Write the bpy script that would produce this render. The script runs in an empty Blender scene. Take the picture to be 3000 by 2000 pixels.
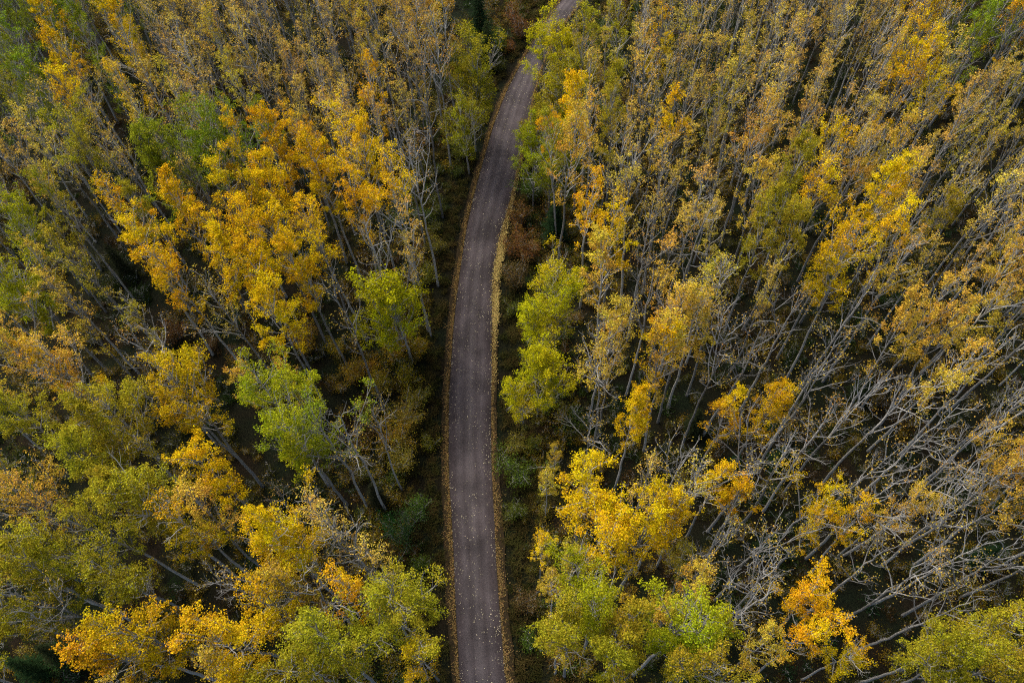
import bpy, math, random
import numpy as np
from mathutils import Matrix, Vector

# ------------------------------------------------------------------ camera, sky, sun, exposure
S = bpy.context.scene
COL = S.collection
CAM_H = 70.0
PITCH = math.radians(30.6)          # tilt away from straight down
ROLL = math.radians(-3.7)
LENS = 28.0
FPX = LENS / 36.0 * 3000.0
cam_d = bpy.data.cameras.new('camera'); cam_d.lens = LENS; cam_d.sensor_width = 36.0
cam_d.clip_start = 0.5; cam_d.clip_end = 3000.0
cam = bpy.data.objects.new('camera', cam_d); COL.objects.link(cam)
RC = Matrix.Rotation(PITCH, 4, 'X') @ Matrix.Rotation(ROLL, 4, 'Z')
cam.matrix_world = Matrix.Translation((0, 0, CAM_H)) @ RC
S.camera = cam

SUN_EL, SUN_AZ = math.radians(52), math.radians(-40)     # azimuth from +Y towards +X
world = bpy.data.worlds.new('World'); S.world = world; world.use_nodes = True
wn = world.node_tree; bgn = wn.nodes['Background']
sky = wn.nodes.new('ShaderNodeTexSky'); sky.sky_type = 'NISHITA'; sky.sun_disc = False
sky.sun_elevation = SUN_EL; sky.sun_rotation = SUN_AZ
sky.air_density = 1.0; sky.dust_density = 4.0; sky.ozone_density = 1.0
wn.links.new(sky.outputs[0], bgn.inputs[0]); bgn.inputs[1].default_value = 0.075
sun_d = bpy.data.lights.new('sun', 'SUN'); sun_d.energy = 1.5; sun_d.angle = math.radians(42)
sun_d.color = (1.0, 0.93, 0.82)
sun = bpy.data.objects.new('sun', sun_d); COL.objects.link(sun)
sv = Vector((math.sin(SUN_AZ) * math.cos(SUN_EL), math.cos(SUN_AZ) * math.cos(SUN_EL), math.sin(SUN_EL)))
sun.rotation_euler = sv.to_track_quat('Z', 'Y').to_euler(); sun.location = sv * 200

vs = S.view_settings
vs.view_transform = 'Standard'; vs.look = 'None'; vs.gamma = 1.0; vs.use_curve_mapping = False
vs.exposure = 1.4
S.render.engine = 'CYCLES'
S.cycles.max_bounces = 4; S.cycles.diffuse_bounces = 1; S.cycles.transmission_bounces = 2
S.cycles.glossy_bounces = 1; S.cycles.transparent_max_bounces = 4
S.cycles.use_denoising = False
S.cycles.filter_width = 1.15

# ------------------------------------------------------------------ projection helpers (place <-> photograph)
RM = np.array(RC.to_3x3())
CP = np.array([0, 0, CAM_H])
def at(px, py, z=0.0):
    d = RM @ np.array([(px - 1500) / FPX, -(py - 1000) / FPX, -1.0])
    k = (z - CAM_H) / d[2]
    return CP + d * k
def proj(p):
    q = RM.T @ (np.asarray(p, float) - CP)
    return 1500 + q[0] / -q[2] * FPX, 1000 - q[1] / -q[2] * FPX

rng = np.random.default_rng(11)
random.seed(5)

# ------------------------------------------------------------------ materials
def nodes_of(name):
    m = bpy.data.materials.new(name); m.use_nodes = True
    nt = m.node_tree; nt.nodes.clear()
    return m, nt, nt.nodes.new('ShaderNodeOutputMaterial')
def N(nt, t, **kw):
    n = nt.nodes.new(t)
    for k, v in kw.items(): setattr(n, k, v)
    return n
def ramp(nt, stops):
    r = nt.nodes.new('ShaderNodeValToRGB'); e = r.color_ramp.elements
    while len(e) < len(stops): e.new(0.5)
    for el, (p, c) in zip(e, stops): el.position = p; el.color = (*c, 1)
    return r

def leaf_material(name, hue_spread=0.033, trans=0.25, own=None):
    m, nt, out = nodes_of(name); L = nt.links.new
    if own is None:
        tint = N(nt, 'ShaderNodeAttribute', attribute_type='INSTANCER', attribute_name='tint').outputs['Color']
    else:
        c = nt.nodes.new('ShaderNodeRGB'); c.outputs[0].default_value = (*own, 1); tint = c.outputs[0]
    va = N(nt, 'ShaderNodeAttribute', attribute_name='leaf_var')
    vc = N(nt, 'ShaderNodeAttribute', attribute_name='clump_var')
    hs = nt.nodes.new('ShaderNodeHueSaturation')
    h = nt.nodes.new('ShaderNodeMapRange'); h.inputs[3].default_value = 0.5 - hue_spread * 0.35; h.inputs[4].default_value = 0.5 + hue_spread
    L(vc.outputs['Fac'], h.inputs[0])
    f1 = N(nt, 'ShaderNodeMath', operation='MULTIPLY'); f1.inputs[1].default_value = 7.31; L(va.outputs['Fac'], f1.inputs[0])
    f2 = N(nt, 'ShaderNodeMath', operation='FRACT'); L(f1.outputs[0], f2.inputs[0])
    f3 = N(nt, 'ShaderNodeMath', operation='MULTIPLY_ADD'); f3.inputs[1].default_value = 0.034; L(f2.outputs[0], f3.inputs[0]); L(h.outputs[0], f3.inputs[2])
    f4 = N(nt, 'ShaderNodeMath', operation='SUBTRACT'); f4.inputs[1].default_value = 0.017; L(f3.outputs[0], f4.inputs[0]); L(f4.outputs[0], hs.inputs['Hue'])
    v = nt.nodes.new('ShaderNodeMapRange'); v.inputs[3].default_value = 0.5; v.inputs[4].default_value = 1.35
    L(va.outputs['Fac'], v.inputs[0]); L(v.outputs[0], hs.inputs['Value'])
    L(tint, hs.inputs['Color'])
    d = nt.nodes.new('ShaderNodeBsdfDiffuse'); t = nt.nodes.new('ShaderNodeBsdfTranslucent')
    L(hs.outputs[0], d.inputs[0]); L(hs.outputs[0], t.inputs[0])
    mx = nt.nodes.new('ShaderNodeMixShader'); mx.inputs[0].default_value = trans
    L(d.outputs[0], mx.inputs[1]); L(t.outputs[0], mx.inputs[2]); L(mx.outputs[0], out.inputs[0])
    return m
M = {}
M['leaf'] = leaf_material('aspen_leaf')
M['litter'] = leaf_material('fallen_leaf', 0.02, 0.0)
M['needle'] = leaf_material('spruce_needle', 0.02, 0.05)

def bark_material(name, base, dark, sc):
    m, nt, out = nodes_of(name); L = nt.links.new
    tc = nt.nodes.new('ShaderNodeTexCoord'); mp = nt.nodes.new('ShaderNodeMapping')
    mp.inputs['Scale'].default_value = (2.2, 2.2, 6.0) if sc else (6, 6, 1)
    L(tc.outputs['Object'], mp.inputs[0])
    nz = nt.nodes.new('ShaderNodeTexNoise'); nz.inputs['Scale'].default_value = 1.6; nz.inputs['Detail'].default_value = 5
    L(mp.outputs[0], nz.inputs['Vector'])
    r = ramp(nt, [(0.33, dark), (0.52, base), (0.75, tuple(min(1, c * 1.3) for c in base))])
    L(nz.outputs[0], r.inputs[0])
    b = nt.nodes.new('ShaderNodeBsdfPrincipled'); b.inputs['Roughness'].default_value = 0.75
    oi = nt.nodes.new('ShaderNodeObjectInfo'); mr = nt.nodes.new('ShaderNodeMapRange'); mr.inputs[3].default_value = 0.5; mr.inputs[4].default_value = 1.25
    L(oi.outputs['Random'], mr.inputs[0]); sc_ = N(nt, 'ShaderNodeVectorMath', operation='SCALE'); L(r.outputs[0], sc_.inputs[0]); L(mr.outputs[0], sc_.inputs['Scale'])
    L(sc_.outputs[0], b.inputs['Base Color']); L(b.outputs[0], out.inputs[0])
    return m
M['bark'] = bark_material('aspen_bark', (0.38, 0.372, 0.345), (0.16, 0.15, 0.135), True)
M['twig'] = bark_material('aspen_twig', (0.46, 0.445, 0.40), (0.29, 0.275, 0.24), True)
M['bare_twig'] = bark_material('bare_twig', (0.32, 0.315, 0.295), (0.18, 0.172, 0.155), True)
M['spruce_bark'] = bark_material('spruce_bark', (0.09, 0.07, 0.055), (0.04, 0.03, 0.025), False)

def ground_material():
    m, nt, out = nodes_of('forest_floor'); L = nt.links.new
    tc = nt.nodes.new('ShaderNodeTexCoord')
    n1 = nt.nodes.new('ShaderNodeTexNoise'); n1.inputs['Scale'].default_value = 0.25; n1.inputs['Detail'].default_value = 6
    n2 = nt.nodes.new('ShaderNodeTexNoise'); n2.inputs['Scale'].default_value = 7.0; n2.inputs['Detail'].default_value = 8; n2.inputs['Roughness'].default_value = 0.75
    for n in (n1, n2): L(tc.outputs['Object'], n.inputs['Vector'])
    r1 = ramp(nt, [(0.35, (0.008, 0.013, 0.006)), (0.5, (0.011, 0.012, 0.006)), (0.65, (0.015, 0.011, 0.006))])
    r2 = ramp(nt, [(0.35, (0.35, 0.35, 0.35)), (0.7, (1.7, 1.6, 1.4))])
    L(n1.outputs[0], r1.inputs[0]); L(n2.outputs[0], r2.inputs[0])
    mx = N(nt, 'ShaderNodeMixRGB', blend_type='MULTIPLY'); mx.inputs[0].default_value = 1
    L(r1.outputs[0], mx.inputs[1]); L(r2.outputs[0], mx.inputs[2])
    bp = nt.nodes.new('ShaderNodeBump'); bp.inputs['Strength'].default_value = 0.8; bp.inputs['Distance'].default_value = 0.15
    L(n2.outputs[0], bp.inputs['Height'])
    b = nt.nodes.new('ShaderNodeBsdfPrincipled'); b.inputs['Roughness'].default_value = 0.95
    b.inputs['Specular IOR Level'].default_value = 0.1
    L(mx.outputs[0], b.inputs['Base Color']); L(bp.outputs[0], b.inputs['Normal']); L(b.outputs[0], out.inputs[0])
    return m
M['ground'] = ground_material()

def road_material():
    m, nt, out = nodes_of('road_gravel'); L = nt.links.new
    tc = nt.nodes.new('ShaderNodeTexCoord')
    uv = N(nt, 'ShaderNodeUVMap', uv_map='along')          # u across 0..1, v along in metres
    sx = nt.nodes.new('ShaderNodeSeparateXYZ'); L(uv.outputs[0], sx.inputs[0])
    # wheel tracks: paler packed gravel in the middle and tracks, darker loose edges
    wob = nt.nodes.new('ShaderNodeTexNoise'); wob.inputs['Scale'].default_value = 0.22; wob.inputs['Detail'].default_value = 3
    L(tc.outputs['Object'], wob.inputs['Vector'])
    ad = N(nt, 'ShaderNodeMath', operation='MULTIPLY_ADD'); ad.inputs[1].default_value = 0.16; ad.inputs[2].default_value = -0.08
    L(wob.outputs[0], ad.inputs[0])
    a2 = N(nt, 'ShaderNodeMath', operation='ADD'); L(sx.outputs[0], a2.inputs[0]); L(ad.outputs[0], a2.inputs[1])
    tr = ramp(nt, [(0.0, (0.060, 0.047, 0.046)), (0.12, (0.072, 0.056, 0.057)), (0.25, (0.112, 0.093, 0.094)), (0.36, (0.080, 0.065, 0.066)),
                   (0.5, (0.120, 0.101, 0.101)), (0.63, (0.082, 0.066, 0.067)), (0.75, (0.108, 0.089, 0.090)), (0.88, (0.070, 0.054, 0.055)), (1.0, (0.056, 0.043, 0.041))])
    L(a2.outputs[0], tr.inputs[0])
    st = nt.nodes.new('ShaderNodeMapping'); st.inputs['Scale'].default_value = (16, 0.25, 1); L(uv.outputs[0], st.inputs[0])
    sn = nt.nodes.new('ShaderNodeTexNoise'); sn.inputs['Scale'].default_value = 1.0; sn.inputs['Detail'].default_value = 4; L(st.outputs[0], sn.inputs['Vector'])
    g = nt.nodes.new('ShaderNodeTexNoise'); g.inputs['Scale'].default_value = 9.0; g.inputs['Detail'].default_value = 9; g.inputs['Roughness'].default_value = 0.8
    L(tc.outputs['Object'], g.inputs['Vector'])
    big = nt.nodes.new('ShaderNodeTexNoise'); big.inputs['Scale'].default_value = 0.35; big.inputs['Detail'].default_value = 3
    L(tc.outputs['Object'], big.inputs['Vector'])
    col = tr.outputs[0]
    for nd, lo, hi in ((sn, 0.60, 0.76), (g, 0.55, 1.45), (big, 0.62, 1.38)):
        mr = nt.nodes.new('ShaderNodeMapRange'); mr.inputs[1].default_value = 0.3; mr.inputs[2].default_value = 0.7
        mr.inputs[3].default_value = lo; mr.inputs[4].default_value = hi; L(nd.outputs[0], mr.inputs[0])
        mx = N(nt, 'ShaderNodeVectorMath', operation='SCALE'); L(col, mx.inputs[0]); L(mr.outputs[0], mx.inputs['Scale'])
        col = mx.outputs[0]
    bp = nt.nodes.new('ShaderNodeBump'); bp.inputs['Strength'].default_value = 0.6; bp.inputs['Distance'].default_value = 0.04
    L(g.outputs[0], bp.inputs['Height'])
    b = nt.nodes.new('ShaderNodeBsdfPrincipled'); b.inputs['Roughness'].default_value = 0.9
    b.inputs['Specular IOR Level'].default_value = 0.2
    L(col, b.inputs['Base Color']); L(bp.outputs[0], b.inputs['Normal']); L(b.outputs[0], out.inputs[0])
    return m
M['road'] = road_material()

def verge_material():
    m, nt, out = nodes_of('leaf_littered_verge'); L = nt.links.new
    tc = nt.nodes.new('ShaderNodeTexCoord')
    n = nt.nodes.new('ShaderNodeTexNoise'); n.inputs['Scale'].default_value = 6; n.inputs['Detail'].default_value = 8; n.inputs['Roughness'].default_value = 0.8
    L(tc.outputs['Object'], n.inputs['Vector'])
    r = ramp(nt, [(0.3, (0.014, 0.011, 0.007)), (0.5, (0.030, 0.021, 0.010)), (0.7, (0.05, 0.032, 0.014))])
    L(n.outputs[0], r.inputs[0])
    b = nt.nodes.new('ShaderNodeBsdfPrincipled'); b.inputs['Roughness'].default_value = 0.95; b.inputs['Specular IOR Level'].default_value = 0.1
    L(r.outputs[0], b.inputs['Base Color']); L(b.outputs[0], out.inputs[0])
    return m
M['verge'] = verge_material()

# ------------------------------------------------------------------ mesh helpers
class Geo:
    """collects quads and tubes; faces carry leaf_var / clump_var and a material slot"""
    def __init__(s): s.v, s.f, s.va, s.vc, s.mi, s.n, s.sm = [], [], [], [], [], 0, []
    def quads(s, V, va, vc, mi=0):                 # V (k,4,3)
        k = len(V)
        if not k: return
        s.v.append(V.reshape(-1, 3)); s.f.append(np.arange(4 * k).reshape(-1, 4) + s.n); s.n += 4 * k
        s.va.append(va); s.vc.append(vc); s.mi.append(np.full(k, mi)); s.sm.append(np.zeros(k, bool))
    def tube(s, P, R, k=3, mi=0):
        P = np.asarray(P, float); n = len(P)
        T = np.gradient(P, axis=0); T /= np.linalg.norm(T, axis=1)[:, None] + 1e-9
        a = np.array([1.0, 0, 0]) if abs(T[0, 0]) < 0.8 else np.array([0, 1.0, 0])
        U = np.cross(T, a); U /= np.linalg.norm(U, axis=1)[:, None] + 1e-9
        W = np.cross(T, U)
        an = np.arange(k) * 2 * math.pi / k
        V = P[:, None] + np.asarray(R)[:, None, None] * (np.cos(an)[None, :, None] * U[:, None] + np.sin(an)[None, :, None] * W[:, None])
        i = np.arange(n - 1)[:, None] * k + np.arange(k)[None]; j = np.arange(n - 1)[:, None] * k + (np.arange(k)[None] + 1) % k
        F = np.stack([i, j, j + k, i + k], -1).reshape(-1, 4) + s.n
        s.v.append(V.reshape(-1, 3)); s.f.append(F); s.n += n * k
        m = len(F); z = np.zeros(m); s.va.append(z); s.vc.append(z); s.mi.append(np.full(m, mi)); s.sm.append(np.ones(m, bool))
    def add(s, o, mi):
        for V in o.v: s.v.append(V)
        for F in o.f: s.f.append(F + s.n)
        s.va += o.va; s.vc += o.vc; s.sm += o.sm; s.mi += [np.full(len(x), mi) for x in o.mi]; s.n += o.n
    def mesh(s, name, mats):
        me = bpy.data.meshes.new(name)
        V = np.concatenate(s.v).astype(np.float32); F = np.concatenate(s.f).astype(np.int32); nf = len(F)
        me.vertices.add(len(V)); me.vertices.foreach_set('co', V.ravel())
        me.loops.add(nf * 4); me.loops.foreach_set('vertex_index', F.ravel())
        me.polygons.add(nf); me.polygons.foreach_set('loop_start', np.arange(nf, dtype=np.int32) * 4)
        for m in mats: me.materials.append(m)
        me.polygons.foreach_set('material_index', np.concatenate(s.mi).astype(np.int32))
        me.polygons.foreach_set('use_smooth', np.concatenate(s.sm))
        for nm, src in (('leaf_var', s.va), ('clump_var', s.vc)):
            at_ = me.attributes.new(nm, 'FLOAT', 'FACE'); at_.data.foreach_set('value', np.concatenate(src).astype(np.float32))
        me.update(); me.validate()
        return me

def leaf_quads(C, r, size, up=0.8):
    """diamond leaves at centres C (k,3)"""
    k = len(C)
    n = r.normal(size=(k, 3)) + np.array([0, 0, up]); n /= np.linalg.norm(n, axis=1)[:, None]
    u = np.cross(n, r.normal(size=(k, 3))); u /= np.linalg.norm(u, axis=1)[:, None] + 1e-9
    w = np.cross(n, u)
    s = (size * r.uniform(0.75, 1.25, k))[:, None]
    a, b = u * s, w * s * 0.85
    bend = n * s * 0.25
    return np.stack([C - a + bend, C - b, C + a + bend, C + b], 1)

def link(me, name, parent=None, loc=None):
    o = bpy.data.objects.new(name, me); COL.objects.link(o)
    if parent: o.parent = parent
    if loc is not None: o.location = loc
    return o
def tag(o, label=None, cat=None, group=None, kind=None):
    for k, v in (('label', label), ('category', cat), ('group', group), ('kind', kind)):
        if v: o[k] = v
    return o

# ------------------------------------------------------------------ road (edges read off the photograph, laid on the ground)
ROAD = [  # photo y, left litter edge, gravel left, gravel right, right litter edge
    (-150, 1790, 1800, 1900, 1912), (-60, 1690, 1698, 1770, 1780), (20, 1617, 1625, 1686, 1696), (80, 1578, 1588, 1640, 1652), (130, 1548, 1558, 1614, 1626),
    (191, 1510, 1524, 1588, 1600), (255, 1470, 1487, 1566, 1578), (319, 1444, 1461, 1554, 1567), (383, 1421, 1440, 1542, 1556), (446, 1402, 1421, 1528, 1542),
    (510, 1385, 1404, 1512, 1527), (574, 1366, 1386, 1500, 1516), (638, 1349, 1370, 1481, 1500), (701, 1338, 1360, 1464, 1488), (765, 1328, 1350, 1452, 1474),
    (829, 1318, 1341, 1446, 1468), (893, 1309, 1332, 1444, 1465), (957, 1305, 1327, 1444, 1463), (1000, 1302, 1324, 1443, 1461), (1128, 1290, 1314, 1442, 1460),
    (1255, 1284, 1312, 1440, 1462), (1383, 1286, 1312, 1443, 1469), (1510, 1290, 1320, 1450, 1478), (1638, 1293, 1327, 1456, 1488), (1765, 1300, 1332, 1466, 1497),
    (1893, 1312, 1338, 1475, 1507), (2000, 1318, 1344, 1483, 1518), (2300, 1335, 1362, 1507, 1544), (2700, 1357, 1386, 1538, 1577), (3300, 1390, 1421, 1585, 1629)]
RA = np.array(ROAD, float)
yy = np.concatenate([np.arange(-150, 2000, 12.0), np.arange(2000, 3301, 60.0)])
def smooth(a, k=5):
    p = np.pad(a, k, mode='edge'); return np.convolve(p, np.ones(2 * k + 1) / (2 * k + 1), 'valid')
edge_px = [smooth(np.interp(yy, RA[:, 0], RA[:, c])) for c in (1, 2, 3, 4)]
E = [np.array([at(x, y, 0.0) for x, y in zip(e, yy)]) for e in edge_px]
# carry the road on past the frame's top, bending away to the right
def extend(e):
    d = e[0] - e[8]; d /= np.linalg.norm(d); out = []; p = e[0].copy()
    for i in range(60): p = p + d * 3.0; out.append(p.copy())
    return np.concatenate([np.array(out)[::-1], e])
E = [extend(e) for e in E]
CL = (E[1] + E[2]) / 2
vlen = np.concatenate([[0], np.cumsum(np.linalg.norm(np.diff(CL, axis=0), axis=1))])
def road_dist(x, y):
    """distance outside the gravel edge (negative on the road) and side (-1 left, 1 right)"""
    i = np.argmin((CL[:, 0] - x) ** 2 + (CL[:, 1] - y) ** 2)
    d = math.hypot(CL[i, 0] - x, CL[i, 1] - y) - np.linalg.norm(E[1][i] - E[2][i]) / 2
    t = CL[max(i - 1, 0)] - CL[min(i + 1, len(CL) - 1)]
    side = 1 if t[0] * (y - CL[i, 1]) - t[1] * (x - CL[i, 0]) < 0 else -1
    return d, side

def strip(name, A, B, ncross, z, crown_h, mat, wob=0.0, uv=False):
    n = len(A); r = np.random.default_rng(3)
    wa = smooth(r.normal(size=n), 2) * wob; wb = smooth(r.normal(size=n), 2) * wob
    V = []
    for j in range(ncross + 1):
        t = j / ncross
        W = B - A; Wn = W / (np.linalg.norm(W, axis=1)[:, None] + 1e-9)
        A2 = A + Wn * wa[:, None]; B2 = B + Wn * wb[:, None]
        P = A2 * (1 - t) + B2 * t
        P = P.copy(); P[:, 2] = z + crown_h * (1 - (2 * t - 1) ** 2)
        V.append(P)
    V = np.stack(V, 1)
    g = Geo(); i = np.arange(n - 1)[:, None] * (ncross + 1) + np.arange(ncross)[None]
    F = np.stack([i, i + ncross + 1, i + ncross + 2, i + 1], -1).reshape(-1, 4)
    g.v.append(V.reshape(-1, 3)); g.f.append(F); g.n = V.size // 3
    m = len(F); g.va.append(np.zeros(m)); g.vc.append(np.zeros(m)); g.mi.append(np.zeros(m)); g.sm.append(np.ones(m, bool))
    me = g.mesh(name, [mat])
    if uv:
        l = me.uv_layers.new(name='along')
        ci = np.empty(len(me.loops), dtype=np.int32); me.loops.foreach_get('vertex_index', ci)
        u = (ci % (ncross + 1)) / ncross; v = vlen[ci // (ncross + 1)]
        l.data.foreach_set('uv', np.stack([u, v], 1).astype(np.float32).ravel())
    return link(me, name)

# ground: one sheet to the horizon, gently uneven away from the road
gx = np.concatenate([[-1500, -700, -300], np.arange(-130, 131, 2.5), [300, 700, 1500]])
gy = np.concatenate([[-1500, -600, -200], np.arange(-60, 201, 2.5), [350, 700, 1500]])
GX, GY = np.meshgrid(gx, gy, indexing='ij')
def relief(x, y):
    h = 0.35 * math.sin(x * 0.13 + 1.3 * math.sin(y * 0.07)) + 0.3 * math.sin(y * 0.17 + x * 0.05) + 0.15 * math.sin(x * 0.41 + y * 0.33)
    d, _ = road_dist(x, y)
    return (h - 0.25) * min(1, max(0, (d - 2.2) / 6)) - 0.05 - 0.25 * math.exp(-((d - 2.4) / 0.9) ** 2)
GZ = np.array([[relief(x, y) if abs(x) < 140 and -70 < y < 210 else -0.3 for y in gy] for x in gx])
g = Geo(); nx, ny = len(gx), len(gy)
i = np.arange(nx - 1)[:, None] * ny + np.arange(ny - 1)[None]
F = np.stack([i, i + ny, i + ny + 1, i + 1], -1).reshape(-1, 4)
g.v.append(np.stack([GX, GY, GZ], -1).reshape(-1, 3)); g.f.append(F); g.n = nx * ny
g.va.append(np.zeros(len(F))); g.vc.append(np.zeros(len(F))); g.mi.append(np.zeros(len(F))); g.sm.append(np.ones(len(F), bool))
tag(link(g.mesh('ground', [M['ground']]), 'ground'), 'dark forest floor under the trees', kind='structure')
def gz(x, y): return relief(x, y)

tag(strip('road', E[1], E[2], 8, 0.03, 0.09, M['road'], 0.03, True), 'narrow dark grey gravel road curving through the forest', kind='structure')
Wl = E[1] - E[0]; Wr = E[3] - E[2]
tag(strip('verge_path', E[0] + Wl * 0.25, E[1] + Wl * 0.3, 3, 0.022, 0.03, M['verge'], 0.10), 'leaf littered strip along the left road edge', kind='structure').name = 'verge'
tag(strip('verge', E[2] - Wr * 0.3, E[3] - Wr * 0.25, 3, 0.022, 0.03, M['verge'], 0.10), 'leaf littered strip along the right road edge', kind='structure')

# ------------------------------------------------------------------ trees
def bend_path(p0, d, L, n, r, up=0.25, jit=0.12):
    P = [p0]; d = d / np.linalg.norm(d)
    for _ in range(n):
        d = d + np.array([0, 0, up / n]) + r.normal(size=3) * jit / math.sqrt(n)
        d /= np.linalg.norm(d); P.append(P[-1] + d * L / n)
    return np.array(P)
def side_dir(t, r, ang):
    a = np.cross(t, r.normal(size=3)); a /= np.linalg.norm(a) + 1e-9
    return t * math.cos(ang) + a * math.sin(ang)

def make_aspen(seed, H=21.0, cs=0.5, spread=1.7, nb=18, leaves=5000, gap=0.25, fork=0.5, lsize=0.062, r0=0.14, clump=0.20, twig_n=1, lift=1.0, steep=0.0, wood_twigs=0.35, curl=0.26):
    r = np.random.default_rng(seed)
    stem, wood, crown = Geo(), Geo(), Geo()
    n = 16; t = np.linspace(0, 1, n + 1)
    off = np.cumsum(r.normal(size=(n + 1, 2)) * 0.09, axis=0) * t[:, None] ** 0.5
    lean = r.normal(size=2) * 0.35
    P = np.column_stack([off + lean[None] * (t[:, None] ** 1.5), t * H]); P[0, 2] = -0.5
    P -= np.array([P[0, 0], P[0, 1], 0])
    R = r0 * 0.94 * (1 - t) ** 0.7 + 0.014; R[0] *= 1.35
    stem.tube(P, R, 7)
    tips, lob, tw = [], [], []
    def along(Pl, u):
        x = u * (len(Pl) - 1); i = min(int(x), len(Pl) - 2); f = x - i
        d = Pl[i + 1] - Pl[i]
        return Pl[i] * (1 - f) + Pl[i + 1] * f, d / (np.linalg.norm(d) + 1e-9)
    axes = [(P, cs, 1.0, R, nb)]
    if r.random() < fork:
        for q in range(r.integers(1, 3)):
            u = r.uniform(cs + 0.02, cs + 0.22); p, d = along(P, u); az = r.uniform(0, 6.28)
            dd = d + np.array([math.cos(az), math.sin(az), 0]) * 0.5
            Lf = H * (1 - u) * r.uniform(0.7, 0.92)
            Q = bend_path(p, dd, Lf, 8, r, 0.4, 0.16); rr = np.interp(u, t, R) * 0.72
            Rq = rr * (1 - np.linspace(0, 1, 9)) ** 0.8 + 0.013
            wood.tube(Q, Rq, 5); axes.append((Q, 0.2, 0.7, Rq, int(nb * 0.5)))
    ga = r.uniform(0, 6.28); nl = 0
    for Pa, c0, sc, Ra, m in axes:
        for b in range(m):
            w = (b + r.uniform(0, 1)) / m; u = c0 + (1 - c0) * w * 0.985
            p, d = along(Pa, u); ga += 2.4 + r.normal() * 0.6
            out = np.array([math.cos(ga), math.sin(ga), 0.0])
            prof = (0.45 + 0.55 * min(1, w / 0.2)) * (1 - w) ** 0.5 + 0.14
            reach = spread * sc * prof * r.uniform(0.6, 1.25)
            inc = math.radians((62 - 30 * w) * (1 - steep) + r.normal() * 7)
            L = reach / max(0.33, math.sin(inc * 0.8))
            Q = bend_path(p, d * math.cos(inc) + out * math.sin(inc), L, 7, r, 0.75 * lift, curl)
            rb = min(0.040, 0.009 + 0.009 * L)
            wood.tube(Q, rb * (1 - np.linspace(0, 1, 8)) ** 0.7 + 0.008, 4)
            k = max(2, int(1.9 * L + r.uniform(0, 1.5))); nl += 1
            for s_ in range(k):
                u2 = 0.3 + 0.7 * (s_ + r.uniform(0, 1)) / k
                p2, d2 = along(Q, min(u2, 0.999)); L2 = (0.30 * L * (1.15 - u2) + 0.3) * r.uniform(0.7, 1.4)
                Q2 = bend_path(p2, side_dir(d2, r, math.radians(r.uniform(25, 55))), L2, 3, r, 0.5, 0.26)
                wood.tube(Q2, np.array([0.011, 0.010, 0.008, 0.005]), 3); tips += [Q2[-1], Q2[2]]; lob += [nl, nl]
                for q in range(twig_n):
                    p3, d3 = along(Q2, r.uniform(0.3, 1) * 0.999)
                    e = p3 + (side_dir(d3, r, math.radians(r.uniform(25, 60))) + np.array([0, 0, 0.3])) * r.uniform(0.22, 0.5)
                    (tw.append((p3, e)) if r.random() < wood_twigs else None); tips.append(e); lob.append(nl)
            tips.append(Q[-1]); lob.append(nl)
    for a, b in tw:
        wood.tube(np.array([a, (a + b) / 2 + r.normal(size=3) * 0.03, b]), np.array([0.008, 0.007, 0.004]), 3)
    tips = np.array(tips); lob = np.array(lob)
    # clumpy leaves: whole boughs keep or lose their leaves, over a smooth random field
    kf = r.normal(size=(5, 3)) * np.array([0.9, 0.9, 0.5]); ph = r.uniform(0, 6.28, 5)
    lv = r.normal(size=nl + 1) * 0.35
    fld = np.sin(tips @ kf.T + ph).mean(1) + lv[lob] + r.normal(size=len(tips)) * 0.12
    fld = fld + 0.25 * (tips[:, 2] - tips[:, 2].mean()) / (np.ptp(tips[:, 2]) + 1e-6)
    keep = fld > np.quantile(fld, gap) if gap > 0 else np.ones(len(tips), bool)
    T = tips[keep]; fk = fld[keep]
    if leaves > 0 and len(T):
        wgt = 0.5 + (fk - fk.min()) / (np.ptp(fk) + 1e-6); wgt *= r.uniform(0.4, 1.6, len(T)); wgt /= wgt.sum()
        idx = r.choice(len(T), leaves, p=wgt)
        C = T[idx] + r.normal(size=(leaves, 3)) * np.array([clump, clump, clump * 0.8])
        cv = 0.5 + 0.5 * np.sin(T @ (kf[:3].T * 0.9) + ph[:3]).mean(1) + r.normal(size=len(T)) * 0.12
        crown.quads(leaf_quads(C, r, lsize, 1.1), r.uniform(0, 1, leaves), np.clip(cv[idx], 0, 1))
    return stem, wood, crown

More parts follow.
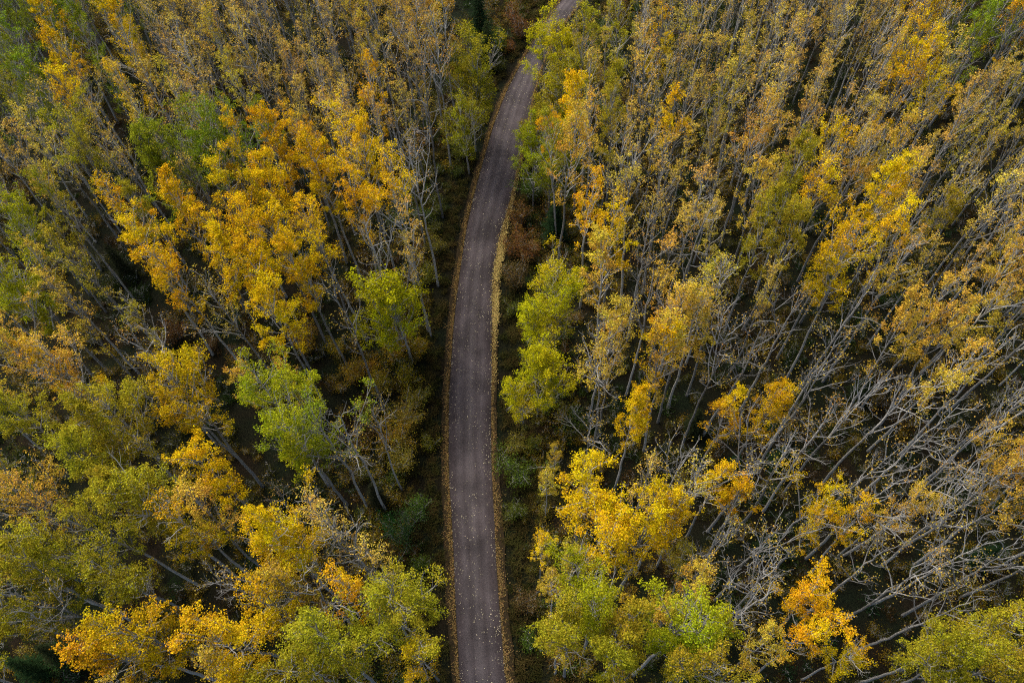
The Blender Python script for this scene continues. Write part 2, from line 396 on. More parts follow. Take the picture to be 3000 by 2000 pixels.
def make_spruce(seed, H=9.0):
    r = np.random.default_rng(seed); stem, crown = Geo(), Geo()
    t = np.linspace(0, 1, 8); stem.tube(np.column_stack([t * 0, t * 0, t * H - 0.3]), 0.10 * (1 - t) + 0.01, 6)
    z = 0.6
    while z < H - 0.2:
        w = z / H; L = (1 - w) ** 0.85 * H * 0.26 + 0.15; nbr = int(6 + 4 * (1 - w))
        for b in range(nbr):
            az = 6.283 * (b + r.uniform(0, 0.8)) / nbr; d = np.array([math.cos(az), math.sin(az), 0.1 + 0.35 * w])
            Q = bend_path(np.array([0, 0, z]), d, L * r.uniform(0.75, 1.15), 5, r, -0.35, 0.1)
            crown.tube(Q, np.linspace(0.014, 0.005, 6), 3)
            k = int(16 * L) + 8; u = r.uniform(0.12, 1, k); i = np.minimum((u * 5).astype(int), 4); f = u * 5 - i
            C = Q[i] * (1 - f)[:, None] + Q[i + 1] * f[:, None]
            sd = np.array([-math.sin(az), math.cos(az), 0]); s = r.choice([-1, 1], k)
            ln = (0.10 + 0.22 * (1 - u)) * (0.5 + 0.5 * L)
            tip = C + sd[None] * (s * ln)[:, None] + np.array([math.cos(az), math.sin(az), 0]) * (ln * 0.8)[:, None] - np.array([0, 0, 1.0]) * (ln * r.uniform(0.1, 0.5, k))[:, None]
            pr = np.cross(tip - C, np.array([0, 0, 1.0])); pr /= np.linalg.norm(pr, axis=1)[:, None] + 1e-9; pr *= 0.035
            mid = (C + tip) / 2
            crown.quads(np.stack([C, mid - pr, tip, mid + pr], 1), r.uniform(0, 1, k), np.full(k, r.random()))
        z += r.uniform(0.28, 0.42)
    return stem, crown

def make_shrub(seed, H=3.0, W=1.5, leaves=1500, stems=9, lsize=0.055, clump=0.22):
    r = np.random.default_rng(seed); wood, crown = Geo(), Geo(); tips = []
    for s_ in range(stems):
        az = r.uniform(0, 6.28); sp = r.uniform(0.1, 1.0) * W / H
        Q = bend_path(np.array([r.normal() * 0.12, r.normal() * 0.12, -0.3]), np.array([math.cos(az) * sp, math.sin(az) * sp, 1]), H * r.uniform(0.65, 1.12), 6, r, 0.0, 0.3)
        wood.tube(Q, np.linspace(0.022, 0.006, 7) * (0.6 + H * 0.13), 4)
        for b in range(int(3 + 2.2 * H)):
            u = r.uniform(0.25, 1) * 5.99; i = int(u); p = Q[i] + (Q[i + 1] - Q[i]) * (u - i)
            d = side_dir(np.array([0, 0, 1.0]), r, math.radians(r.uniform(35, 75)))
            q = bend_path(p, d, r.uniform(0.25, 0.6) * (0.4 + 0.25 * H), 3, r, 0.3, 0.3); wood.tube(q, np.array([0.011, 0.009, 0.007, 0.004]), 3)
            tips += [q[-1], q[2]]
        tips.append(Q[-1])
    T = np.array(tips); w = r.uniform(0.2, 1.8, len(T)); w /= w.sum(); idx = r.choice(len(T), leaves, p=w)
    C = T[idx] + r.normal(size=(leaves, 3)) * clump; C[:, 2] = np.maximum(C[:, 2], 0.05)
    cv = r.uniform(0, 1, len(T))
    crown.quads(leaf_quads(C, r, lsize, 1.0), r.uniform(0, 1, leaves), cv[idx])
    return wood, crown

PROTO = {}      # form -> list of (stem mesh, branch mesh, crown mesh or None, combined mesh)
def add_forms(form, count, seed0, **kw):
    L = []
    for i in range(count):
        st, wd, cr = make_aspen(seed0 + i, **kw)
        c = Geo(); c.add(st, 0); c.add(wd, 1)
        if cr.n: c.add(cr, 2)
        L.append((st.mesh(form + '_trunk', [M['bark']]), wd.mesh(form + '_branches', [M['bare_twig'] if form == 'bare' else M['twig']]),
                  cr.mesh(form + '_crown', [M['leaf']]) if cr.n else None, c.mesh(form, [M['bark'], M['bare_twig'] if form == 'bare' else M['twig'], M['leaf']])))
    PROTO[form] = L
add_forms('big', 6, 50, cs=0.50, spread=2.3, nb=27, leaves=13000, gap=0.22, r0=0.13, fork=1.0, steep=0.14, clump=0.13, twig_n=2, lsize=0.052)
add_forms('full', 12, 100, cs=0.50, spread=1.65, nb=24, leaves=7600, gap=0.20, r0=0.115, steep=0.24, clump=0.12, twig_n=2, lsize=0.052)
add_forms('medium', 14, 200, cs=0.50, spread=1.5, nb=23, leaves=3700, gap=0.28, r0=0.11, steep=0.28, clump=0.11, twig_n=2, lsize=0.052)
add_forms('sparse', 18, 300, cs=0.46, spread=1.15, nb=24, leaves=2050, gap=0.20, r0=0.105, clump=0.09, fork=0.5, steep=0.40, twig_n=2, lsize=0.052)
add_forms('thin', 12, 400, cs=0.46, spread=1.25, nb=21, leaves=950, gap=0.30, r0=0.105, clump=0.09, fork=0.6, steep=0.34, twig_n=2, lsize=0.052)
add_forms('bare', 14, 500, cs=0.50, spread=1.9, nb=13, leaves=230, gap=0.45, fork=0.6, twig_n=2, lift=0.9, r0=0.11, steep=0.12, lsize=0.055, wood_twigs=0.6, curl=0.40)
add_forms('low', 5, 600, H=10.0, cs=0.22, spread=2.0, nb=24, leaves=8000, gap=0.22, r0=0.085, fork=0.9, steep=0.15, clump=0.13, twig_n=2, lsize=0.050)

LOOK = {  # look: (linear leaf colour, name, words)
    'A': ((0.68, 0.375, 0.012), 'golden_aspen', 'amber'),
    'V': ((0.50, 0.41, 0.010), 'green_aspen', 'lime yellow'),
    'Y': ((0.76, 0.43, 0.010), 'golden_aspen', 'bright golden'),
    'O': ((0.64, 0.385, 0.045), 'golden_aspen', 'orange tan'),
    'T': ((0.64, 0.40, 0.065), 'sparse_aspen', 'sparse tan'),
    'S': ((0.54, 0.39, 0.035), 'sparse_aspen', 'sparse olive gold'),
    'L': ((0.36, 0.285, 0.018), 'green_aspen', 'olive yellow'),
    'N': ((0.36, 0.35, 0.012), 'green_aspen', 'bright lime'),
    'G': ((0.26, 0.29, 0.015), 'green_aspen', 'green leaved'),
    'B': ((0.42, 0.26, 0.05), 'bare_aspen', 'bare pale'),
}
def tint_of(look, r):
    c = np.array(LOOK[look][0]) * r.uniform(0.82, 1.15); c[1] *= r.uniform(0.92, 1.10)
    return [float(x) for x in c]

# hand placed crowns: photo position of the crown's centre at 2352 px width, look, form, height
K = 3000 / 2352
HERO = []
def H_(look, form, pts, h=21.0):
    for p in pts: HERO.append((p[0] * K, p[1] * K, look, form, p[2] if len(p) > 2 else h))
H_('Y', 'full', [(440, 500), (545, 455), (632, 470), (650, 575), (752, 420), (840, 375), (812, 475), (705, 625), (500, 610), (335, 600), (590, 545), (600, 635)])
H_('Y', 'medium', [(860, 235), (180, 190), (210, 240), (560, 385), (420, 640), (760, 560), (900, 450), (300, 520), (790, 340)])
H_('N', 'big', [(640, 940), (690, 990)])
H_('G', 'big', [(420, 370), (485, 360)])
H_('G', 'full', [(385, 430)])
H_('G', 'medium', [(40, 110), (110, 225), (180, 75), (250, 15), (30, 150), (15, 60), (2285, 20), (2200, 15), (100, 250), (750, 1000)])
H_('V', 'low', [(915, 715), (870, 730, 12)], 14)
H_('A', 'big', [(450, 940), (350, 1440), (530, 1440)])
H_('Y', 'big', [(645, 1235)])
H_('L', 'big', [(865, 1395)])
H_('Y', 'full', [(475, 1075)])
H_('A', 'medium', [(440, 1220), (700, 1265), (960, 1500, 17), (830, 1370), (185, 880), (300, 1480), (610, 1400)])
H_('L', 'big', [(290, 1010), (770, 1500), (380, 1200)])
H_('L', 'full', [(210, 1000), (90, 960), (330, 1100), (260, 1215), (160, 1260), (50, 1300), (290, 1330), (120, 1350), (50, 1430), (200, 1070), (700, 1530)])
H_('N', 'full', [(40, 640), (30, 570), (60, 715)])
H_('O', 'medium', [(80, 830), (30, 800), (100, 1185), (40, 1150), (980, 30), (1020, 60), (940, 70), (470, 1200), (660, 1350), (150, 860)])
H_('L', 'low', [(1085, 160, 13), (1080, 230, 12), (1065, 290, 11)], 12)
H_('V', 'low', [(1243, 160, 11), (1292, 165, 13)], 13)
H_('L', 'low', [ (1240, 300, 9), (1260, 220, 12), (1300, 215, 13)], 13)
H_('L', 'medium', [(1290, 300, 15), (1340, 110), (1430, 50)])
H_('Y', 'full', [(1332, 250, 20), (1275, 335, 15)])
H_('N', 'low', [(1222, 380, 10), (1262, 395, 10)], 10)
H_('V', 'low', [(1262, 690, 11), (1250, 760, 9), (1275, 740, 10)], 11)
H_('V', 'low', [(1232, 885, 10), (1270, 865, 10), (1200, 915, 8)], 10)
H_('O', 'medium', [(1390, 665), (1375, 770), (1400, 820), (1570, 770), (1600, 730), (1530, 850), (1730, 320), (1740, 430), (1950, 400), (2030, 360), (2290, 1100), (2335, 1060), (2320, 1150)])
H_('Y', 'full', [(1450, 960, 19), (1760, 940, 18), (1340, 1140), (1455, 1250), (1385, 1250), (1510, 1190, 18), (1960, 510), (1900, 600), (1850, 1390, 18)])
H_('Y', 'medium', [(1500, 840), (1655, 955, 18), (1640, 1110, 17), (1705, 1155, 17), (1870, 1140, 17), (1860, 1225, 15), (1980, 1210, 17), (1840, 1480, 18), (1960, 1500, 16), (1240, 1260, 12), (1560, 1190, 17), (1350, 480), (1400, 560), (1520, 90), (1540, 330), (1930, 650)])
H_('O', 'medium', [(2060, 1160, 17), (1720, 1520, 17), (1590, 1370, 18), (1550, 1400, 18), (2140, 730), (2200, 770), (2080, 770), (2250, 700), (2300, 640), (2170, 840)])
H_('N', 'big', [(1365, 1410), (1510, 1465)])
H_('L', 'full', [(1310, 1470), (1420, 1470), (1830, 440), (1800, 530), (1740, 560), (2170, 1485), (2290, 1450), (2320, 1530), (2220, 1540), (1440, 1530), (1560, 1530)])
H_('S', 'medium', [(1300, 1330, 15), (1260, 1380, 13), (1255, 1110, 11), (1270, 1050, 9), (1280, 1490, 15), (1590, 1290, 14)])
H_('Y', 'medium', [(2100, 160), (2060, 190), (2140, 30), (2330, 80), (2010, 470), (2050, 560), (1860, 480), (1880, 400), (2080, 100)])
H_('B', 'bare', [(1540, 1080), (1385, 850), (1350, 975, 17), (1800, 740), (1890, 830), (1950, 700), (2045, 930), (2140, 970), (2215, 1060), (2195, 1260), (2080, 1330), (1745, 1250), (1710, 1370), (1880, 1000), (2260, 850),
               (800, 1005), (560, 1310), (860, 570), (930, 340), (975, 250), (960, 420), (380, 860), (865, 990, 17), (1590, 560), (1850, 900), (2000, 1050), (2120, 1120), (2010, 1130), (2300, 950), (2230, 1150), (1650, 1260),
               (1780, 1340), (2000, 1300), (2150, 1400), (1800, 1070), (1930, 960), (1720, 1060), (720, 1350), (150, 1390), (330, 830), (1480, 700), (1640, 830), (890, 640, 16), (640, 1170, 15), (1700, 800), (2300, 1290), (830, 1240)])
H_('T', 'thin', [(790, 1230), (820, 1290), (760, 1200), (330, 260), (350, 220), (930, 540), (950, 600, 17), (1000, 130), (930, 160), (1480, 1130), (1590, 1080), (1650, 700), (1480, 560), (1420, 400)])

GRID = [  # dominant look of the crowns in each 200 px cell of the photograph, '.' none
    'GGTTTO..TTTTTYG',
    'GYTSTT..LTSTTYT',
    'TTLGYT..LTTTOTT',
    'LSLYYB...TTYYTO',
    'LSSYYB...OTLYOO',
    'OOTO.B...OTBBOB',
    'LLOOGB...TOBBBB',
    'TLLTST...BBBYBT',
    'LTLOOT..SYYBOBB',
    'LLOOLY..LLOYOLL']
FORM = {'Y': ['full', 'medium'], 'O': ['medium', 'sparse', 'sparse'], 'T': ['sparse', 'sparse', 'thin', 'thin'], 'S': ['sparse'], 'L': ['medium', 'full'], 'G': ['medium', 'full'], 'B': ['bare', 'bare', 'thin']}

def in_corridor(px, py, m=25):
    e = np.interp(py, RA[:, 0], RA[:, 1]) - m; f = np.interp(py, RA[:, 0], RA[:, 4]) + m
    return e < px < f
OPEN_Y = [0, 200, 500, 800, 1000, 1200, 1500, 1750, 1900, 2000]      # the open strip along the road
OPEN_L = [1330, 1420, 1290, 1270, 1100, 1120, 1150, 1180, 1270, 1290]
OPEN_R = [1620, 1540, 1540, 1570, 1540, 1600, 1600, 1550, 1570, 1590]
GAPS = [(650, 1000, 380, 85), (1120, 1080, 200, 150), (1120, 1450, 120, 260), (330, 700, 90, 170), (900, 1420, 120, 110), (480, 1000, 260, 60), (1700, 1240, 90, 90), (2300, 1250, 90, 80), (2150, 1780, 150, 90), (160, 1960, 190, 80), (2850, 1700, 160, 110), (1940, 1420, 70, 90)]
TREES = []      # x, y, height, look, form, crown px, crown py, hero
for (px, py, look, form, h) in HERO:
    low = form == 'low'
    c = at(px, py, h * (0.66 if low else 0.76))
    TREES.append((c[0], c[1], h, look, form, px, py, True))
pos = [(t[0], t[1]) for t in TREES]
cells = {}
def near(x, y, d):
    cx, cy = int(x // 4), int(y // 4)
    for a in (-1, 0, 1):
        for b in (-1, 0, 1):
            for (u, v) in cells.get((cx + a, cy + b), ()):
                if (u - x) ** 2 + (v - y) ** 2 < d * d: return True
    return False
def put(x, y): cells.setdefault((int(x // 4), int(y // 4)), []).append((x, y))
for p in pos: put(*p)
for k in range(60000):
    x, y = rng.uniform(-85, 95), rng.uniform(-14, 128)
    h = rng.uniform(15.5, 22.5)
    px, py = proj((x, y, h * 0.76))
    bx, by = proj((x, y, 0))
    if px < -160 or px > 3160 or py < -260 or py > 2150: continue
    d, sd = road_dist(x, y)
    if d < 5.5: continue
    if any(in_corridor(*proj((x, y, h * q)), 60) for q in (0.5, 0.75, 1.0)): continue
    if np.interp(py, OPEN_Y, OPEN_L) - 70 < px < np.interp(py, OPEN_Y, OPEN_R) + 70: continue
    if any(((px - a) / c) ** 2 + ((py - b) / e) ** 2 < 1 for a, b, c, e in GAPS): continue
    cx, cy = min(14, max(0, int((px + rng.normal() * 45) // 200))), min(9, max(0, int((py + rng.normal() * 45) // 200)))
    look = GRID[cy][cx]
    if look == '.': continue
    if rng.random() < 0.16: look = rng.choice(list('TSTOLB'))
    far = min(1, max(0, (1100 - py) / 900))
    dmin = {'B': 4.6, 'T': 2.85, 'S': 2.9, 'O': 3.1, 'Y': 3.2, 'L': 3.2, 'G': 3.3}[look] * (1.15 - 0.25 * far)
    if near(x, y, dmin): continue
    put(x, y)
    TREES.append((x, y, h, look, rng.choice(FORM[look]), px, py, False))

def vis(t):
    return -60 < t[5] < 3060 and -80 < t[6] < 2080
CAPS = {'golden_aspen': 190, 'sparse_aspen': 190, 'green_aspen': 120, 'bare_aspen': 110}
cnt = {k: 0 for k in CAPS}
order = sorted(range(len(TREES)), key=lambda i: (not TREES[i][7], not vis(TREES[i]), TREES[i][1]))
solo, rest = [], []
for i in order:
    t = TREES[i]; nm = LOOK[t[3]][1]
    if (t[7] or vis(t)) and cnt[nm] < CAPS[nm]: cnt[nm] += 1; solo.append(t)
    else: rest.append(t)
print('trees', len(TREES), 'solo', len(solo), cnt, 'rest', len(rest))

# --- labels: side of the road, strip of the picture, rank out from the road among the same look
BANDS = ['at bottom edge', 'in lower quarter', 'below mid-picture', 'just below mid-picture', 'just above mid-picture', 'above mid-picture', 'in upper quarter', 'at top edge']
ORD = ['first', 'second', 'third', 'fourth', 'fifth', 'sixth', 'seventh', 'eighth', 'ninth', 'tenth', 'eleventh', 'twelfth', 'thirteenth', 'fourteenth', 'fifteenth', 'sixteenth', 'seventeenth', 'eighteenth', 'nineteenth', 'twentieth']
ORD += ['twenty-' + o for o in ORD[:9]] + ['thirtieth'] + ['thirty-' + o for o in ORD[:9]]
FW = {'big': 'broad', 'full': 'dense', 'medium': 'airy', 'sparse': '', 'thin': '', 'bare': '', 'low': 'short bushy'}
bucket = {}
for j, t in enumerate(solo):
    rx = np.interp(t[6], RA[:, 0], (RA[:, 2] + RA[:, 3]) / 2)
    side = 'left' if t[5] < rx else 'right'; band = BANDS[int(min(7, max(0, (2000 - t[6]) / 250)))]
    look = (FW[t[4]] + ' ' + LOOK[t[3]][2]).strip()
    zone = ['near the road', 'midway', 'far'][min(2, int(abs(t[5] - rx) / 500))]
    bucket.setdefault((side, band, zone, look), []).append((abs(t[5] - rx), j))
LABEL = {}
for (side, band, zone, look), L in bucket.items():
    for q, (_, j) in enumerate(sorted(L)):
        LABEL[j] = f'{look} aspen {band}, {zone} {side}, {ORD[q]} such out from road'.replace('near the road left', 'left beside road').replace('near the road right', 'right beside road')

trng = np.random.default_rng(77)
for j, t in enumerate(solo):
    x, y, h, look, form = t[:5]
    st, wd, cr, _ = PROTO[form][int(trng.integers(len(PROTO[form])))]
    base_h = 10.0 if form == 'low' else 21.0; s = h / base_h
    root = bpy.data.objects.new(LOOK[look][1], None); COL.objects.link(root); root.empty_display_size = 0.5
    root.location = (x, y, gz(x, y)); root.rotation_euler = (trng.normal() * 0.025, trng.normal() * 0.025, trng.uniform(0, 6.28)); root.scale = (s * trng.uniform(0.95, 1.1),) * 2 + (s,)
    tag(root, LABEL[j], 'aspen tree', {'golden_aspen': 'golden aspens in the forest', 'sparse_aspen': 'thin leaved aspens in the forest', 'green_aspen': 'green and olive aspens in the forest', 'bare_aspen': 'bare aspens in the forest'}[LOOK[look][1]])
    tr = link(st, 'trunk', root); link(wd, 'branches', tr)
    if cr:
        c = link(cr, 'crown', root); c['tint'] = tint_of(look, trng)

# --- the trees nobody could count: one scattered mass
def scatter(name, meshes, pts, rot, scl, var, tint, label):
    pc = bpy.data.collections.new(name + '_patterns')
    for i, me in enumerate(meshes):
        o = bpy.data.objects.new(f'{name}_pattern_{i:03d}', me); pc.objects.link(o)
    me = bpy.data.meshes.new(name); n = len(pts)
    me.vertices.add(n); me.vertices.foreach_set('co', np.asarray(pts, np.float32).ravel())
    for nm, ty, dat, key in (('rot', 'FLOAT_VECTOR', rot, 'vector'), ('scl', 'FLOAT_VECTOR', scl, 'vector'), ('vari', 'INT', var, 'value'), ('tint', 'FLOAT_VECTOR', tint, 'vector')):
        a = me.attributes.new(nm, ty, 'POINT'); a.data.foreach_set(key, np.asarray(dat, np.int32 if ty == 'INT' else np.float32).ravel())
    o = link(me, name); tag(o, label, kind='stuff')
    ng = bpy.data.node_groups.new(name + '_scatter', 'GeometryNodeTree')
    ng.interface.new_socket('Geometry', in_out='INPUT', socket_type='NodeSocketGeometry'); ng.interface.new_socket('Geometry', in_out='OUTPUT', socket_type='NodeSocketGeometry')
    gi, go = ng.nodes.new('NodeGroupInput'), ng.nodes.new('NodeGroupOutput')
    ip = ng.nodes.new('GeometryNodeInstanceOnPoints'); ci = ng.nodes.new('GeometryNodeCollectionInfo')
    ci.inputs['Collection'].default_value = pc; ci.inputs['Separate Children'].default_value = True; ci.inputs['Reset Children'].default_value = True
    def na(nm, ty):
        q = ng.nodes.new('GeometryNodeInputNamedAttribute'); q.data_type = ty; q.inputs['Name'].default_value = nm; return q.outputs['Attribute']
    er = ng.nodes.new('FunctionNodeEulerToRotation'); ng.links.new(na('rot', 'FLOAT_VECTOR'), er.inputs[0])
    ng.links.new(gi.outputs[0], ip.inputs['Points']); ng.links.new(ci.outputs[0], ip.inputs['Instance'])
    ip.inputs['Pick Instance'].default_value = True
    ng.links.new(na('vari', 'INT'), ip.inputs['Instance Index']); ng.links.new(er.outputs[0], ip.inputs['Rotation']); ng.links.new(na('scl', 'FLOAT_VECTOR'), ip.inputs['Scale'])
    ng.links.new(ip.outputs[0], go.inputs[0])
    o.modifiers.new('scatter', 'NODES').node_group = ng
    return o

forms = list(PROTO); base_i = {}; meshes = []
for f in forms:
    base_i[f] = len(meshes); meshes += [p[3] for p in PROTO[f]]
P_, R_, S_, V_, T_ = [], [], [], [], []
for t in rest:
    x, y, h, look, form = t[:5]
    P_.append((x, y, gz(x, y))); R_.append((trng.normal() * 0.025, trng.normal() * 0.025, trng.uniform(0, 6.28))); s = h / (10 if form == 'low' else 21); S_.append((s, s, s))
    V_.append(base_i[form] + int(trng.integers(len(PROTO[form])))); T_.append(tint_of(look, trng))
if P_: scatter('forest', meshes, P_, R_, S_, V_, T_, 'dense far stand of slender aspens filling in behind')

# ------------------------------------------------------------------ spruces and shrubs
SPR = [make_spruce(900 + i, 9.0) for i in range(4)]
SPR = [(a.mesh('spruce_trunk', [M['spruce_bark']]), b.mesh('spruce_crown', [M['needle']])) for a, b in SPR]
SPR_AT = [(1275, 500, 7), (860, 1130, 5), (700, 1120, 5), (1600, 960, 5), (1800, 1040, 5), (1690, 1060, 5), (60, 1530, 6), (130, 1500, 6), (270, 600, 6), (1780, 1240, 5),
          (1990, 880, 5), (640, 1130, 5), (1100, 30, 9), (1120, 100, 7), (1580, 1560, 5), (2270, 1270, 5), (560, 1180, 5)]
for q, (px, py, h) in enumerate(SPR_AT):
    p = at(px * K, py * K, h * 0.5); a, b = SPR[q % 4]
    root = bpy.data.objects.new('spruce_tree', None); COL.objects.link(root); root.location = (p[0], p[1], gz(p[0], p[1])); root.rotation_euler[2] = trng.uniform(0, 6.28); root.scale = (h / 9,) * 3
    rx = np.interp(py * K, RA[:, 0], (RA[:, 2] + RA[:, 3]) / 2); side = 'left' if px * K < rx else 'right'
    tag(root, None, 'spruce tree', 'small dark spruces under the aspens')
    link(a, 'trunk', root); c = link(b, 'crown', root); c['tint'] = [0.018 * trng.uniform(0.8, 1.3), 0.030 * trng.uniform(0.8, 1.2), 0.012]
    bucket.setdefault(('spruce', side), []).append((abs(px * K - rx) + 3 * 0, py, root))
for sd in ('left', 'right'):
    L = sorted(bucket.get(('spruce', sd), []), key=lambda a: -a[1])
    for q, (_, _, o) in enumerate(L): o['label'] = f'small dark green spruce {sd} of road, {ORD[q]} counted up from the bottom'

SHR = [make_shrub(950 + i, *a) for i, a in enumerate([(3.0, 1.5, 1700, 10), (2.4, 1.4, 1300, 9), (4.0, 1.7, 2300, 10), (3.2, 1.2, 1500, 8), (2.0, 1.3, 1100, 9), (4.5, 2.0, 2600, 11)])]
SHR = [(a.mesh('shrub_stem', [M['twig']]), b.mesh('shrub_foliage', [M['leaf']])) for a, b in SHR]
CT = {'rust': (0.20, 0.085, 0.025), 'green': (0.10, 0.125, 0.018), 'olive': (0.22, 0.18, 0.025), 'gold': (0.34, 0.20, 0.018), 'deep green': (0.045, 0.085, 0.020), 'brown': (0.13, 0.075, 0.03)}
SHR_AT = [('rust', 1195, 490), ('rust', 1190, 530), ('rust', 1215, 575), ('rust', 1185, 560), ('rust', 1170, 90), ('rust', 1195, 60), ('green', 1145, 95), ('green', 1130, 120), ('green', 1100, 110), ('olive', 1105, 320), ('green', 1050, 380),
          ('green', 1060, 420), ('olive', 1000, 560), ('olive', 980, 620), ('gold', 960, 790), ('gold', 900, 800), ('gold', 850, 830), ('gold', 800, 850), ('gold', 870, 870), ('gold', 930, 860), ('gold', 700, 780), ('gold', 760, 790), ('olive', 960, 900),
          ('olive', 930, 960), ('green', 990, 940), ('olive', 980, 1010), ('olive', 920, 1060), ('gold', 990, 1080), ('deep green', 890, 1190), ('deep green', 930, 1230), ('green', 960, 1160), ('green', 960, 1290), ('green', 930, 1340),
          ('olive', 1180, 1010), ('olive', 1220, 1010), ('green', 1190, 1080), ('green', 1180, 1170), ('green', 1165, 1230), ('deep green', 1175, 1320), ('brown', 1200, 1380), ('green', 1215, 1470), ('brown', 1190, 1450), ('green', 1165, 760),
          ('green', 1180, 700), ('brown', 1185, 640), ('olive', 1290, 620), ('olive', 940, 1390), ('gold', 900, 1010), ('deep green', 160, 1500), ('olive', 60, 1500), ('brown', 620, 820), ('brown', 550, 800), ('brown', 480, 780), ('green', 1220, 430),
          ('brown', 400, 760), ('green', 1150, 140), ('olive', 1060, 340), ('green', 1010, 470), ('green', 1000, 510)]
sb = {}
for q, (ct, px, py) in enumerate(SHR_AT):
    a, b = SHR[q % 6]; p = at(px * K, py * K, 1.5)
    d, _ = road_dist(p[0], p[1])
    if d < 1.6: continue
    root = bpy.data.objects.new('shrub', None); COL.objects.link(root); root.location = (p[0], p[1], gz(p[0], p[1])); root.rotation_euler[2] = trng.uniform(0, 6.28); s = trng.uniform(0.85, 1.2); root.scale = (s, s, s)
    tag(root, None, 'shrub', 'shrubs beside the road'); link(a, 'stem', root); c = link(b, 'crown', root); c['tint'] = [float(v * trng.uniform(0.85, 1.15)) for v in CT[ct]]
    rx = np.interp(py * K, RA[:, 0], (RA[:, 2] + RA[:, 3]) / 2); side = 'left' if px * K < rx else 'right'
    sb.setdefault((ct, side), []).append((-py, root))
for (ct, side), L in sb.items():
    for q, (_, o) in enumerate(sorted(L, key=lambda a: a[0])): o['label'] = f'low {ct} shrub {side} of road, {ORD[q]} {ct} one counted up from the bottom'

# ------------------------------------------------------------------ ground cover (uncountable)
CLUMP = []
for i in range(6):
    w, c = make_shrub(1000 + i, 0.9 + 0.25 * i, 0.8, 260, 5, 0.055, 0.26); w.add(c, 1); CLUMP.append(w.mesh('undergrowth_clump', [M['twig'], M['leaf']]))
def grass_tuft(seed):
    r = np.random.default_rng(seed); g = Geo(); n = 60
    b = r.normal(size=(n, 3)) * np.array([0.22, 0.22, 0]); az = r.uniform(0, 6.28, n); L = r.uniform(0.25, 0.55, n)
    o = np.stack([np.cos(az), np.sin(az), np.zeros(n)], 1); sd = np.stack([-np.sin(az), np.cos(az), np.zeros(n)], 1) * 0.014
    mid = b + o * (L * 0.35)[:, None] + np.array([0, 0, 1]) * (L * 0.75)[:, None]; tip = b + o * (L * 0.95)[:, None] + np.array([0, 0, 1]) * (L * 0.8)[:, None]
    g.quads(np.stack([b - sd, b + sd, mid + sd, mid - sd], 1), r.uniform(0, 1, n), r.uniform(0, 1, n)); g.quads(np.stack([mid - sd, mid + sd, tip + sd * 0.2, tip - sd * 0.2], 1), r.uniform(0, 1, n), r.uniform(0, 1, n))
    return g.mesh('grass_tuft', [M['leaf']])
TUFT = [grass_tuft(s) for s in range(5)]
P_, R_, S_, V_, T_ = [], [], [], [], []
G_ = ([], [], [], [], [])
for k in range(46000):
    x, y = rng.uniform(-75, 85), rng.uniform(-8, 122)
    px, py = proj((x, y, 0.5))
    if not (-80 < px < 3080 and -80 < py < 2120): continue
    d, sd = road_dist(x, y)
    if 1.0 < d < 6.5 and rng.random() < 0.95:
        w_ = rng.uniform(0.7, 1.35)
        G_[0].append((x, y, gz(x, y))); G_[1].append((0, 0, rng.uniform(0, 6.28))); G_[2].append((w_, w_, w_)); G_[3].append(int(rng.integers(5)))
        b = rng.random(); c = np.array((0.040, 0.044, 0.011)) * (1 - b) + np.array((0.085, 0.058, 0.020)) * b; G_[4].append(c * rng.uniform(0.6, 1.2))
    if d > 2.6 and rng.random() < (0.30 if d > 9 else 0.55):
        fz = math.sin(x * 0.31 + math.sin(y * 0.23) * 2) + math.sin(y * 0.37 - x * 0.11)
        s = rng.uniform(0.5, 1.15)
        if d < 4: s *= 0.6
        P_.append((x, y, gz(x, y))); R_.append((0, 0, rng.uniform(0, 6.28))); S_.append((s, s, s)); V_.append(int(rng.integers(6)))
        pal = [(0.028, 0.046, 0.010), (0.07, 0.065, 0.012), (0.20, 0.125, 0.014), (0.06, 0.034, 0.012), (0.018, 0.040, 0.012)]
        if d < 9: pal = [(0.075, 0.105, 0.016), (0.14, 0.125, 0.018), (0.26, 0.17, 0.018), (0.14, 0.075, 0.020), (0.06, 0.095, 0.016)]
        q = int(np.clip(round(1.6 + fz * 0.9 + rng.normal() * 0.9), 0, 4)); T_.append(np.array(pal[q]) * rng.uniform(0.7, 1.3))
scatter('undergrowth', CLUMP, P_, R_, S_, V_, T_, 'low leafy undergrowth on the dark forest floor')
scatter('grass', TUFT, *G_, 'tufts of olive grass along the road verge')

# fallen leaves: on the gravel, and heaped along both edges
r = np.random.default_rng(9)
def road_point(u, i):   # u across the gravel 0..1
    return E[1][i] * (1 - u) + E[2][i] * u
ids = np.arange(60, len(CL)); seg = np.linalg.norm(np.diff(CL, axis=0), axis=1)[59:]; seg[CL[59:-1, 1] < -6] = 0; pr = seg / seg.sum()
n = 5600; ii = r.choice(np.arange(59, len(CL) - 1), n, p=pr); f = r.random(n)
u = np.where(r.random(n) < 0.35, r.beta(0.6, 3.2, n), r.random(n)); u = np.where(r.random(n) < 0.3, 1 - r.beta(0.7, 3.0, n), u)
C = np.array([road_point(a, i) * (1 - q) + road_point(a, i + 1) * q for a, i, q in zip(u, ii, f)])
kp = (np.sin(C[:, 0] * 1.1 + 2 * np.sin(C[:, 1] * 0.37)) + np.sin(C[:, 1] * 0.8 + C[:, 0]) + r.normal(size=n) * 0.9) > -0.5
kp &= r.random(n) < 1 - 0.55 * np.exp(-((np.minimum(abs(u - 0.3), abs(u - 0.7))) / 0.09) ** 2)
C, u = C[kp], u[kp]; n = len(C)
C[:, 2] = 0.03 + 0.09 * (1 - (2 * u - 1) ** 2) + 0.022
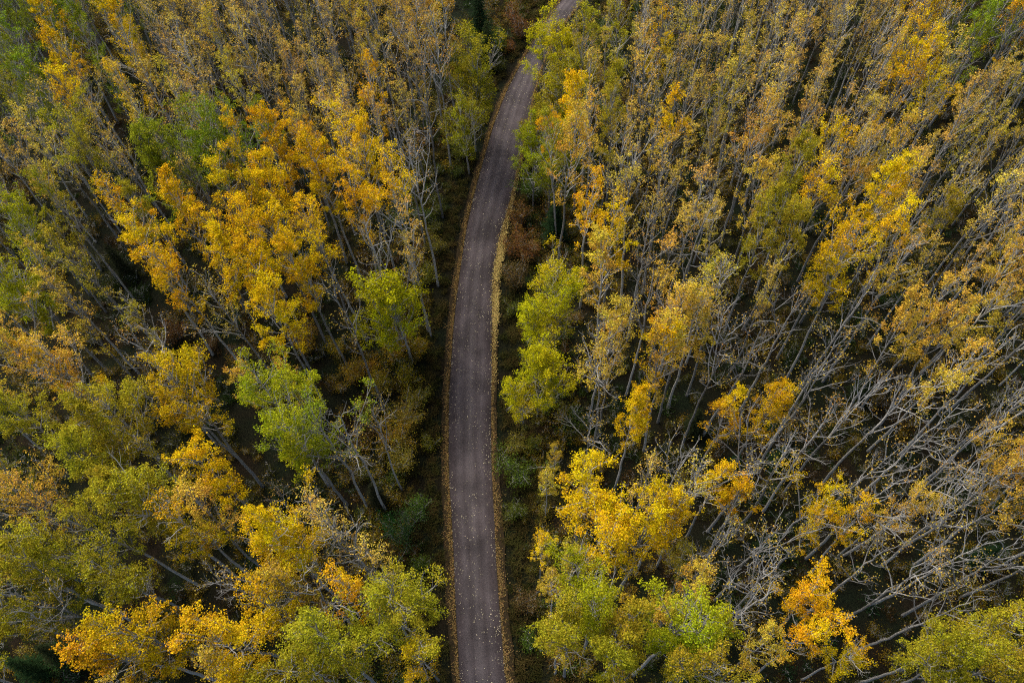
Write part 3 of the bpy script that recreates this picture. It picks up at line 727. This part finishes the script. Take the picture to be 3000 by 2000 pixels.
g1 = Geo(); g1.quads(leaf_quads(C, r, 0.042, 2.5) , r.uniform(0, 1, n), r.uniform(0, 1, n))
o = link(g1.mesh('fallen_leaves', [M['litter']]), 'fallen_leaves'); o['tint'] = [0.50, 0.43, 0.29]; tag(o, 'pale fallen leaves scattered over the gravel road', kind='stuff')
def litter(side, n, tint, label, sel=None, core=True):
    p = pr.copy()
    if sel is not None: p = p * sel; p /= p.sum()
    ii = r.choice(np.arange(59, len(CL) - 1), n, p=p); q = r.random(n)
    sa = vlen[ii + 59 - 59]; dr = np.sin(sa * 0.9 + side) * 0.5 + np.sin(sa * 2.3 + 1.7 * side) * 0.35 + np.sin(sa * 5.1) * 0.25     # drifts
    keep = r.random(n) < np.clip(0.62 + 0.38 * dr, 0.12, 1); ii, q, dr = ii[keep], q[keep], dr[keep]; n = len(ii)
    t = np.clip(r.gamma(2.2, 0.13 + 0.06 * dr.clip(-1, 1), n) - 0.10, -0.4, 2.6) if core else np.clip(r.normal(0.35, 0.28, n) + 0.12 * dr, -0.5, 1.5)
    A, B = (E[1], E[0]) if side < 0 else (E[2], E[3])
    C = (A[ii] * (1 - t)[:, None] + B[ii] * t[:, None]) * (1 - q)[:, None] + (A[ii + 1] * (1 - t)[:, None] + B[ii + 1] * t[:, None]) * q[:, None]
    C[:, 2] = 0.07 + r.uniform(0, 0.05, n)
    g = Geo(); g.quads(leaf_quads(C, r, 0.05, 1.6), r.uniform(0, 1, n), r.uniform(0, 1, n))
    o = link(g.mesh('fallen_leaves', [M['litter']]), 'fallen_leaves'); o['tint'] = list(tint); tag(o, label, kind='stuff')
ypx = np.array([proj(c)[1] for c in CL[59:-1]])
litter(-1, 20000, (0.24, 0.145, 0.052), 'brown fallen leaves heaped along the left road edge')
litter(1, 18000, (0.25, 0.155, 0.058), 'brown fallen leaves heaped along the right road edge')
litter(1, 9000, (0.50, 0.36, 0.12), 'bright yellow fallen leaves heaped along the right road edge', np.interp(ypx, [480, 640, 720, 900, 1000, 1150], [0, 0.3, 1, 1, 0.3, 0]), False)
